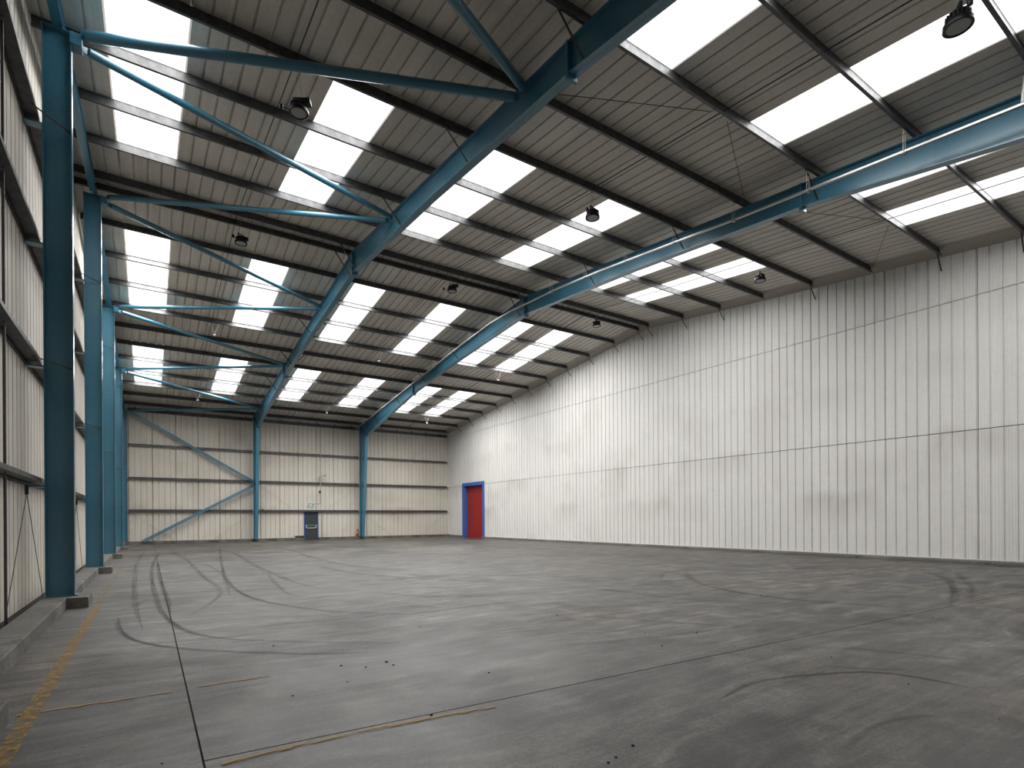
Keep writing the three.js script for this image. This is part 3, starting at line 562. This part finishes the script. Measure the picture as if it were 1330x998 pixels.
{ const o = thing('fire_extinguisher', 'red fire extinguisher with yellow label standing by the trunking frame column', 'fire extinguisher', P(14.66, 0.19, D_FAR - 0.3));
  const red = std({ color: 0xb3201c, roughness: 0.35 }), pts = [[0, 0], [0.08, 0], [0.088, 0.02], [0.088, 0.42], [0.07, 0.49], [0.03, 0.53], [0.028, 0.56], [0, 0.56]].map(p => new THREE.Vector2(...p));
  mesh('cylinder_body', new THREE.LatheGeometry(pts, 20), red, o);
  mesh('label_band', new THREE.CylinderGeometry(0.0895, 0.0895, 0.16, 20, 1, true).translate(0, 0.33, 0), std({ color: 0xd9b13a, roughness: 0.5 }), o);
  mesh('valve', new THREE.BoxGeometry(0.05, 0.05, 0.12).translate(0, 0.58, 0.02), darkSteel, o);
  mesh('handle', new THREE.BoxGeometry(0.02, 0.015, 0.18).rotateX(0.3).translate(0, 0.63, 0.05), darkSteel, o);
  mesh('hose', new THREE.TubeGeometry(new THREE.CatmullRomCurve3([new THREE.Vector3(0.02, 0.58, 0.05), new THREE.Vector3(0.12, 0.5, 0.06), new THREE.Vector3(0.11, 0.3, 0.05), new THREE.Vector3(0.1, 0.12, 0.04)]), 16, 0.012, 8), darkSteel, o);
}

// ---------------------------------------------------------------- high-bay lamps
function highBay(name) {
  const o = new THREE.Group(), fin = [], black = std({ color: 0x1d1f22, roughness: 0.45, metalness: 0.4 }), glass = std({ color: 0x8f9290, roughness: 0.35 });
  const pts = [[0, 0.25], [0.1, 0.25], [0.13, 0.23], [0.145, 0.15], [0.185, 0.1], [0.21, 0.06], [0.21, 0.0], [0.195, -0.01], [0.168, 0.0], [0.162, 0.012], [0, 0.015]].map(p => new THREE.Vector2(...p));
  const m = (n, g, mt, par = o) => { const k = new THREE.Mesh(g, mt); k.name = n; k.castShadow = k.receiveShadow = true; par.add(k); return k; };
  m('housing', new THREE.LatheGeometry(pts.reverse(), 28), black);
  for (let i = 0; i < 20; i++) fin.push(new THREE.BoxGeometry(0.014, 0.12, 0.06).translate(0, 0.14, 0.145).rotateY(i / 20 * 2 * Math.PI));
  m('cooling_fins', merge(fin), black);
  m('lens', new THREE.CylinderGeometry(0.16, 0.16, 0.01, 28).translate(0, 0.01, 0), glass);
  m('driver_box', new THREE.BoxGeometry(0.22, 0.12, 0.15).rotateZ(0.15).translate(0.15, 0.24, 0), black);
  m('bracket', merge([new THREE.BoxGeometry(0.016, 0.12, 0.045).translate(-0.11, 0.27, 0), new THREE.BoxGeometry(0.016, 0.12, 0.045).translate(0.11, 0.27, 0), new THREE.BoxGeometry(0.24, 0.016, 0.045).translate(0, 0.33, 0)]), black);
  m('sensor_arm', tube(new THREE.Vector3(-0.17, 0.06, 0.02), new THREE.Vector3(-0.34, 0.1, 0.04), 0.008, 6), black);
  m('sensor', new THREE.CylinderGeometry(0.045, 0.04, 0.09, 12).translate(-0.36, 0.09, 0.04), black);
  for (const s of [-1, 1]) m('suspension_wire', tube(new THREE.Vector3(s * 0.08, 0.33, 0), new THREE.Vector3(s * 0.02, 0.8, 0), 0.004, 5), wire);
  return o;
}
const lampProto = highBay();
const lampRows = [[2.8, 'the braced bay', [3.4, 12.6, 21.55]], [11.02, 'the middle bay', [3.4, 12.2, 21.2]], [19.2, 'the white-wall bay', [3.4, 12.0, 21.0]]];
for (const [x, bay, ds] of lampRows) ds.forEach((d, i) => {
  const o = lampProto.clone(); o.name = numbered('high_bay_lamp'); scene.add(o); o.position.set(x, rise(d, H_PURLIN) - 0.66, -d); o.rotation.y = [0.3, -0.5, 0.6][(i + Math.round(x)) % 3];
  tag(o, `unlit black round high-bay lamp in ${bay}, ${['third from the exit-door end', 'second from the exit-door end', 'under the ridge'][i]}`, 'lamp', 'high-bay lamps');
});
// small pendants without a lamp on the slope towards the exit door
for (const [x, bay] of [[2.72, 'the braced bay'], [10.98, 'the middle bay'], [19.0, 'the white-wall bay']]) [30.2, 41.15].forEach((d, i) => {
  const y = rise(d, H_PURLIN), o = thing('pendant_hook', `small white pendant fitting on two wires in ${bay}, ${i ? 'nearer' : 'farther from'} the exit-door wall`, 'pendant', P(x, y - 0.55, d), 'small pendants without lamps');
  for (const s of [-1, 1]) mesh('wire', tube(new THREE.Vector3(0, 0.04, 0), new THREE.Vector3(s * 0.22, 0.56, 0.02), 0.006, 6), whitePlastic, o);
  mesh('rose', new THREE.CylinderGeometry(0.06, 0.08, 0.06, 16), whitePlastic, o); mesh('socket', new THREE.CylinderGeometry(0.05, 0.05, 0.08, 12).translate(0, 0.06, 0), darkSteel, o);
});

// ---------------------------------------------------------------- cable trunking along the second frame
{ const line = [[-1.5, 9.24], [3.0, 9.69], [10.2, 10.43], [15.5, 11.05], [18.5, 11.33], [21.8, 11.5], [23.8, 11.46], [26.6, 11.22], [33, 10.52], [40, 9.72], [45.5, 9.1]], x = 14.42;
  const o = thing('cable_trunking', 'long white cable trunking hung beside the blue rafter by thin wires', 'trunking', P(x, 9.1, 45.5));
  for (let i = 0; i + 1 < line.length; i++) {
    const a = P(x, line[i][1], line[i][0]), b = P(x, line[i + 1][1], line[i + 1][0]);
    const t = b.clone().sub(a).normalize(), w = new THREE.Vector3().crossVectors(XV, t).normalize(); if (w.y < 0) w.negate();
    mesh('trunking_length', local(bar([[-0.04, -0.02], [0.04, -0.02], [0.04, 0.025], [0.034, 0.025], [0.034, -0.014], [-0.034, -0.014], [-0.034, 0.025], [-0.04, 0.025]], a, b, XV, w), o.position), whiteTrunk, o);
  }
  const yAt = (d) => { for (let i = 0; i + 1 < line.length; i++) if (d <= line[i + 1][0]) { const f = (d - line[i][0]) / (line[i + 1][0] - line[i][0]); return line[i][1] + f * (line[i + 1][1] - line[i][1]); } return 9.1; };
  for (const d of [3.27, 5.46, 7.65, 9.84, 12.03, 14.22, 16.41, 18.6, 20.9, 23.6, 25.79, 27.98, 30.17, 32.36, 34.55, 36.74, 38.93, 41.12, 43.31]) {
    const y = yAt(d), h = mesh('hanger_clip', local(merge([box(x - 0.07, x + 0.07, y - 0.05, y - 0.03, d - 0.04, d + 0.04)]), o.position), greyPlastic, o);
    for (const s of [-1, 1]) mesh('hanger_wire', local(tube(P(x + s * 0.06, y - 0.04, d), P(x + s * 0.05, rise(d, H_PURLIN) + 0.02, d), 0.006, 5), o.position), whitePlastic, h);
  }
  const drop = mesh('supply_conduit', new THREE.TubeGeometry(new THREE.CatmullRomCurve3([P(x, 9.78, 3.43), P(x + 0.01, 9.95, 3.42), P(x, 10.1, 3.4), P(x - 0.03, 10.26, 3.38)]), 16, 0.028, 10), whitePlastic);
  tag(drop, 'short white conduit rising from the trunking to the roof', 'conduit');
}

// ---------------------------------------------------------------- floor markings and tyre marks
// a pixel of the photograph gives a direction; where it meets the floor is the place
function onFloor(u, v) {
  const a = u - 665, b = v - CY, cr = Math.cos(ROLL), sr = Math.sin(ROLL), xr = (a * cr - b * sr) / F, yr = -(a * sr + b * cr) / F, s = Math.sin(YAW), c = Math.cos(YAW), t = -EYE / yr;
  return [(xr * c + s) * t, (-xr * s + c) * t];
}
function ribbon(points, width, y, uvLen = 7, taper = true) {                        // flat strip along a smooth line of (x, d)
  const curve = new THREE.CatmullRomCurve3(points.map(([x, d]) => P(x, y, d)), false, 'centripetal'), L = curve.getLength(), n = Math.max(6, Math.ceil(L / 0.25)), pos = [], uv = [];
  let last = null;
  for (let i = 0; i <= n; i++) {
    const p = curve.getPointAt(i / n), t = curve.getTangentAt(i / n), m = new THREE.Vector3(-t.z, 0, t.x).normalize().multiplyScalar(width / 2 * (taper ? Math.min(1, 0.15 + i / n * 6, 0.15 + (n - i) / n * 6) : 1)), l = p.clone().sub(m), r = p.clone().add(m), v = i / n * L / uvLen;
    l.y = r.y = y;
    if (last) quad(pos, uv, last[0], last[1], r, l, [0, last[2]], [1, last[2]], [1, v], [0, v]);
    last = [l, r, v];
  }
  const g = soup(pos, uv), nn = g.attributes.normal; for (let i = 0; i < nn.count; i++) nn.setXYZ(i, 0, 1, 0);
  return g;
}
const tyreTexture = (seed, strength) => dataTexture(64, 512, (u, v, c) => {
  const w = Math.abs(u - 0.5) * 2, e = smooth(1.05, 0.35, w + 0.4 * (fbm(u, v + seed, 4, 40, 3) - 0.5)), k = (0.35 + 0.65 * smooth(0.25, 0.75, fbm(u + seed, v, 2, 3, 4))) * (0.6 + 0.4 * fbm(u, v, 16, 120, 2));
  c[0] = 0.15; c[1] = 0.146; c[2] = 0.14; c[3] = e * k * strength;
});
const tyreMats = [[0.1, 0.62], [0.4, 0.4], [0.7, 0.26]].map(([s, k]) => std({ map: tyreTexture(s, k), transparent: true, roughness: 0.85, polygonOffset: true, polygonOffsetFactor: -1, name: 'tyre_rubber' }));
const zl = (list, x0, y0, s) => list.map(([a, b]) => onFloor(x0 + a / s, y0 + b / s));
const L1 = (l) => zl(l, 150, 690, 2.217), L2 = (l) => zl(l, 700, 690, 2.111);
const marks = [
  [L1([[8, 250], [14, 290], [50, 315], [110, 330], [180, 340], [300, 348], [420, 352], [560, 356], [760, 350]]), 0.14, 0],
  [L1([[128, 62], [108, 95], [104, 140], [116, 190], [130, 230], [165, 268], [230, 298], [320, 312], [430, 318], [600, 322], [820, 325]]), 0.17, 0],
  [L1([[84, 60], [62, 95], [55, 160], [60, 230], [78, 284]]), 0.2, 1],
  [L1([[120, 88], [128, 140], [150, 205], [160, 260]]), 0.16, 0],
  [L1([[150, 55], [205, 85], [250, 130], [295, 165], [300, 186], [270, 212], [222, 240]]), 0.22, 1],
  [L1([[300, 50], [306, 100], [320, 140], [360, 180], [430, 205], [530, 222], [640, 235], [780, 240], [980, 250]]), 0.18, 0],
  [L1([[240, 46], [330, 62], [400, 100], [470, 130], [520, 150], [590, 168]]), 0.3, 1],
  [L1([[400, 44], [480, 52], [560, 75], [640, 95], [760, 110], [900, 122]]), 0.34, 1],
  [L1([[170, 284], [330, 290], [480, 270], [600, 260], [760, 245], [900, 235], [1060, 215], [1250, 192]]), 0.13, 1],
  [L1([[440, 118], [462, 155], [520, 188], [620, 196]]), 0.2, 2],
  [L1([[200, 110], [240, 95], [300, 120], [330, 190]]), 0.2, 2],
  [L1([[100, 195], [60, 215], [10, 235]]), 0.2, 2],
  [L1([[620, 150], [800, 140], [1000, 130], [1250, 128]]), 0.4, 2],
  [L1([[700, 175], [900, 190], [1100, 186], [1320, 172]]), 0.3, 2],
  [L1([[560, 96], [700, 125], [900, 140], [1200, 150]]), 0.4, 2],
  [L2([[335, 132], [345, 116], [400, 108], [520, 108], [680, 118]]), 0.3, 1],
  [L2([[400, 112], [430, 140], [520, 165], [700, 190], [900, 205], [1130, 222]]), 0.3, 1],
  [L2([[490, 466], [600, 415], [770, 395], [940, 390], [1100, 415], [1215, 440]]), 0.1, 0],
  [L2([[838, 600], [860, 578], [940, 530], [1040, 510], [1100, 508]]), 0.1, 1],
  [L2([[1050, 112], [1110, 130], [1142, 168], [1128, 204]]), 0.3, 1],
  [L2([[1140, 112], [1180, 148], [1186, 192]]), 0.3, 2],
  [L2([[20, 150], [200, 165], [420, 190], [640, 200]]), 0.3, 2],
  [L2([[0, 240], [160, 238], [330, 250], [520, 262]]), 0.2, 2],
  [L2([[0, 318], [150, 310], [330, 290], [520, 268]]), 0.2, 2],
  [L2([[780, 370], [880, 380], [1010, 382]]), 0.16, 1],
  [L2([[640, 330], [800, 320], [980, 335], [1200, 360]]), 0.22, 2],
];
{ const o = new THREE.Group(); o.name = 'tyre_marks'; tag(o, 'black curving tyre marks rubbed on the concrete floor', 'tyre marks'); o.userData.kind = 'stuff'; scene.add(o);
  marks.forEach(([pts, w, k], i) => mesh('tyre_mark', ribbon(pts, w * 0.78, 0.0015 + i * 0.00012), tyreMats[k], o)); }
const yellowTexture = dataTexture(256, 512, (u, v, c) => {
  const e = smooth(0.5, 0.44, Math.abs(u - 0.5)), n = fbm(u, v, 3, 26, 5), f = fbm(u, v, 30, 120, 2), k = smooth(0.3, 0.7, n * 0.7 + f * 0.3);
  c[0] = 0.64 + 0.08 * f; c[1] = 0.5 + 0.06 * f; c[2] = 0.22; c[3] = e * (0.12 + 0.6 * k);
});
const fadedTexture = dataTexture(256, 512, (u, v, c) => {
  const e = smooth(0.5, 0.4, Math.abs(u - 0.5)), n = fbm(u + 0.3, v, 5, 16, 5), k = smooth(0.5, 0.72, n); c[0] = 0.6; c[1] = 0.47; c[2] = 0.26; c[3] = e * (0.05 + 0.55 * k);
});
const thinTexture = dataTexture(64, 512, (u, v, c) => {
  const e = smooth(0.5, 0.36, Math.abs(u - 0.5) + 0.12 * (fbm(u, v, 3, 60, 3) - 0.5)), k = smooth(0.32, 0.66, fbm(u, v, 3, 14, 5));
  c[0] = 0.72; c[1] = 0.56; c[2] = 0.24; c[3] = e * (0.15 + 0.72 * k);
});
const thin = std({ map: thinTexture, transparent: true, roughness: 0.7, polygonOffset: true, polygonOffsetFactor: -2, name: 'thin_yellow_paint' });
const yellow = std({ map: yellowTexture, transparent: true, roughness: 0.7, polygonOffset: true, polygonOffsetFactor: -2, name: 'yellow_paint' });
const faded = std({ map: fadedTexture, transparent: true, roughness: 0.75, polygonOffset: true, polygonOffsetFactor: -2, name: 'faded_paint' });
for (const [pts, w, m, label] of [
  [[[-0.84, 4.6], [-0.82, 13.2]], 0.13, yellow, 'broad worn yellow line painted along the kerb by the blue posts'],
  [[[-0.84, 13.4], [-0.8, 26]], 0.13, faded, 'faded far end of the yellow line along the kerb'],
  [[[-0.93, 6.12], [0.18, 6.13]], 0.055, thin, 'thin yellow cross line joining the broad yellow line'],
  [[[0.4, 6.16], [1.05, 6.17]], 0.055, thin, 'short yellow dash beyond the floor joint, in line with the thin cross line'],
  [[[0.4, 4.12], [1.2, 4.15], [2.5, 4.04]], 0.06, thin, 'yellow dash painted close along the joint across the floor'],
  [[[0.3, 8.15], [1.5, 8.12]], 0.05, faded, 'faint yellow dash, second beyond the joint across the floor'],
  [[[-0.9, 10.4], [-0.3, 10.36], [1.1, 10.2]], 0.05, faded, 'faintest yellow dash, third beyond the joint across the floor'],
]) tag(mesh('floor_marking', ribbon(pts, w, 0.0065, 1.4, false), m), label, 'floor marking', 'yellow floor markings');

// crumbs of debris
{ const r = rng(21), stone = std({ color: 0x2c2a28, roughness: 0.95 }), pale = std({ color: 0x8a8578, roughness: 0.95 });
  const spots = [[443, 866], [475, 868], [511, 865], [502, 861], [355, 840], [451, 887], [635, 875], [838, 823], [1247, 878], [1270, 770], [1013, 744], [988, 774], [745, 800], [724, 800], [860, 840], [1105, 795], [1212, 803], [905, 823], [545, 815], [790, 992], [800, 985], [822, 970], [1180, 890], [1298, 935], [1232, 822], [1080, 855], [380, 905], [560, 930], [210, 993]];
  spots.forEach(([u, v], i) => {
    const [x, d] = onFloor(u, v), k = 0.006 + 0.014 * r() * Math.min(1.5, d / 8), g = new THREE.DodecahedronGeometry(k, 0), a = g.attributes.position;
    for (let q = 0; q < a.count; q++) { const f = 0.75 + 0.5 * LAT[(i * 977 + Math.round((a.getX(q) + a.getY(q) * 3 + a.getZ(q) * 7) * 1e4)) & 65535]; a.setXYZ(q, a.getX(q) * f * 1.5, a.getY(q) * 0.6, a.getZ(q) * f); }
    g.computeVertexNormals(); const m = mesh('debris_crumb', g, i % 5 === 3 ? pale : stone); m.position.set(x, k * 0.4, -d); m.rotation.y = r() * 6;
    tag(m, 'small crumb of debris lying on the concrete floor', 'debris', 'crumbs of debris on the floor');
  });
}

scene.updateMatrixWorld(true);
renderer.render(scene, camera);
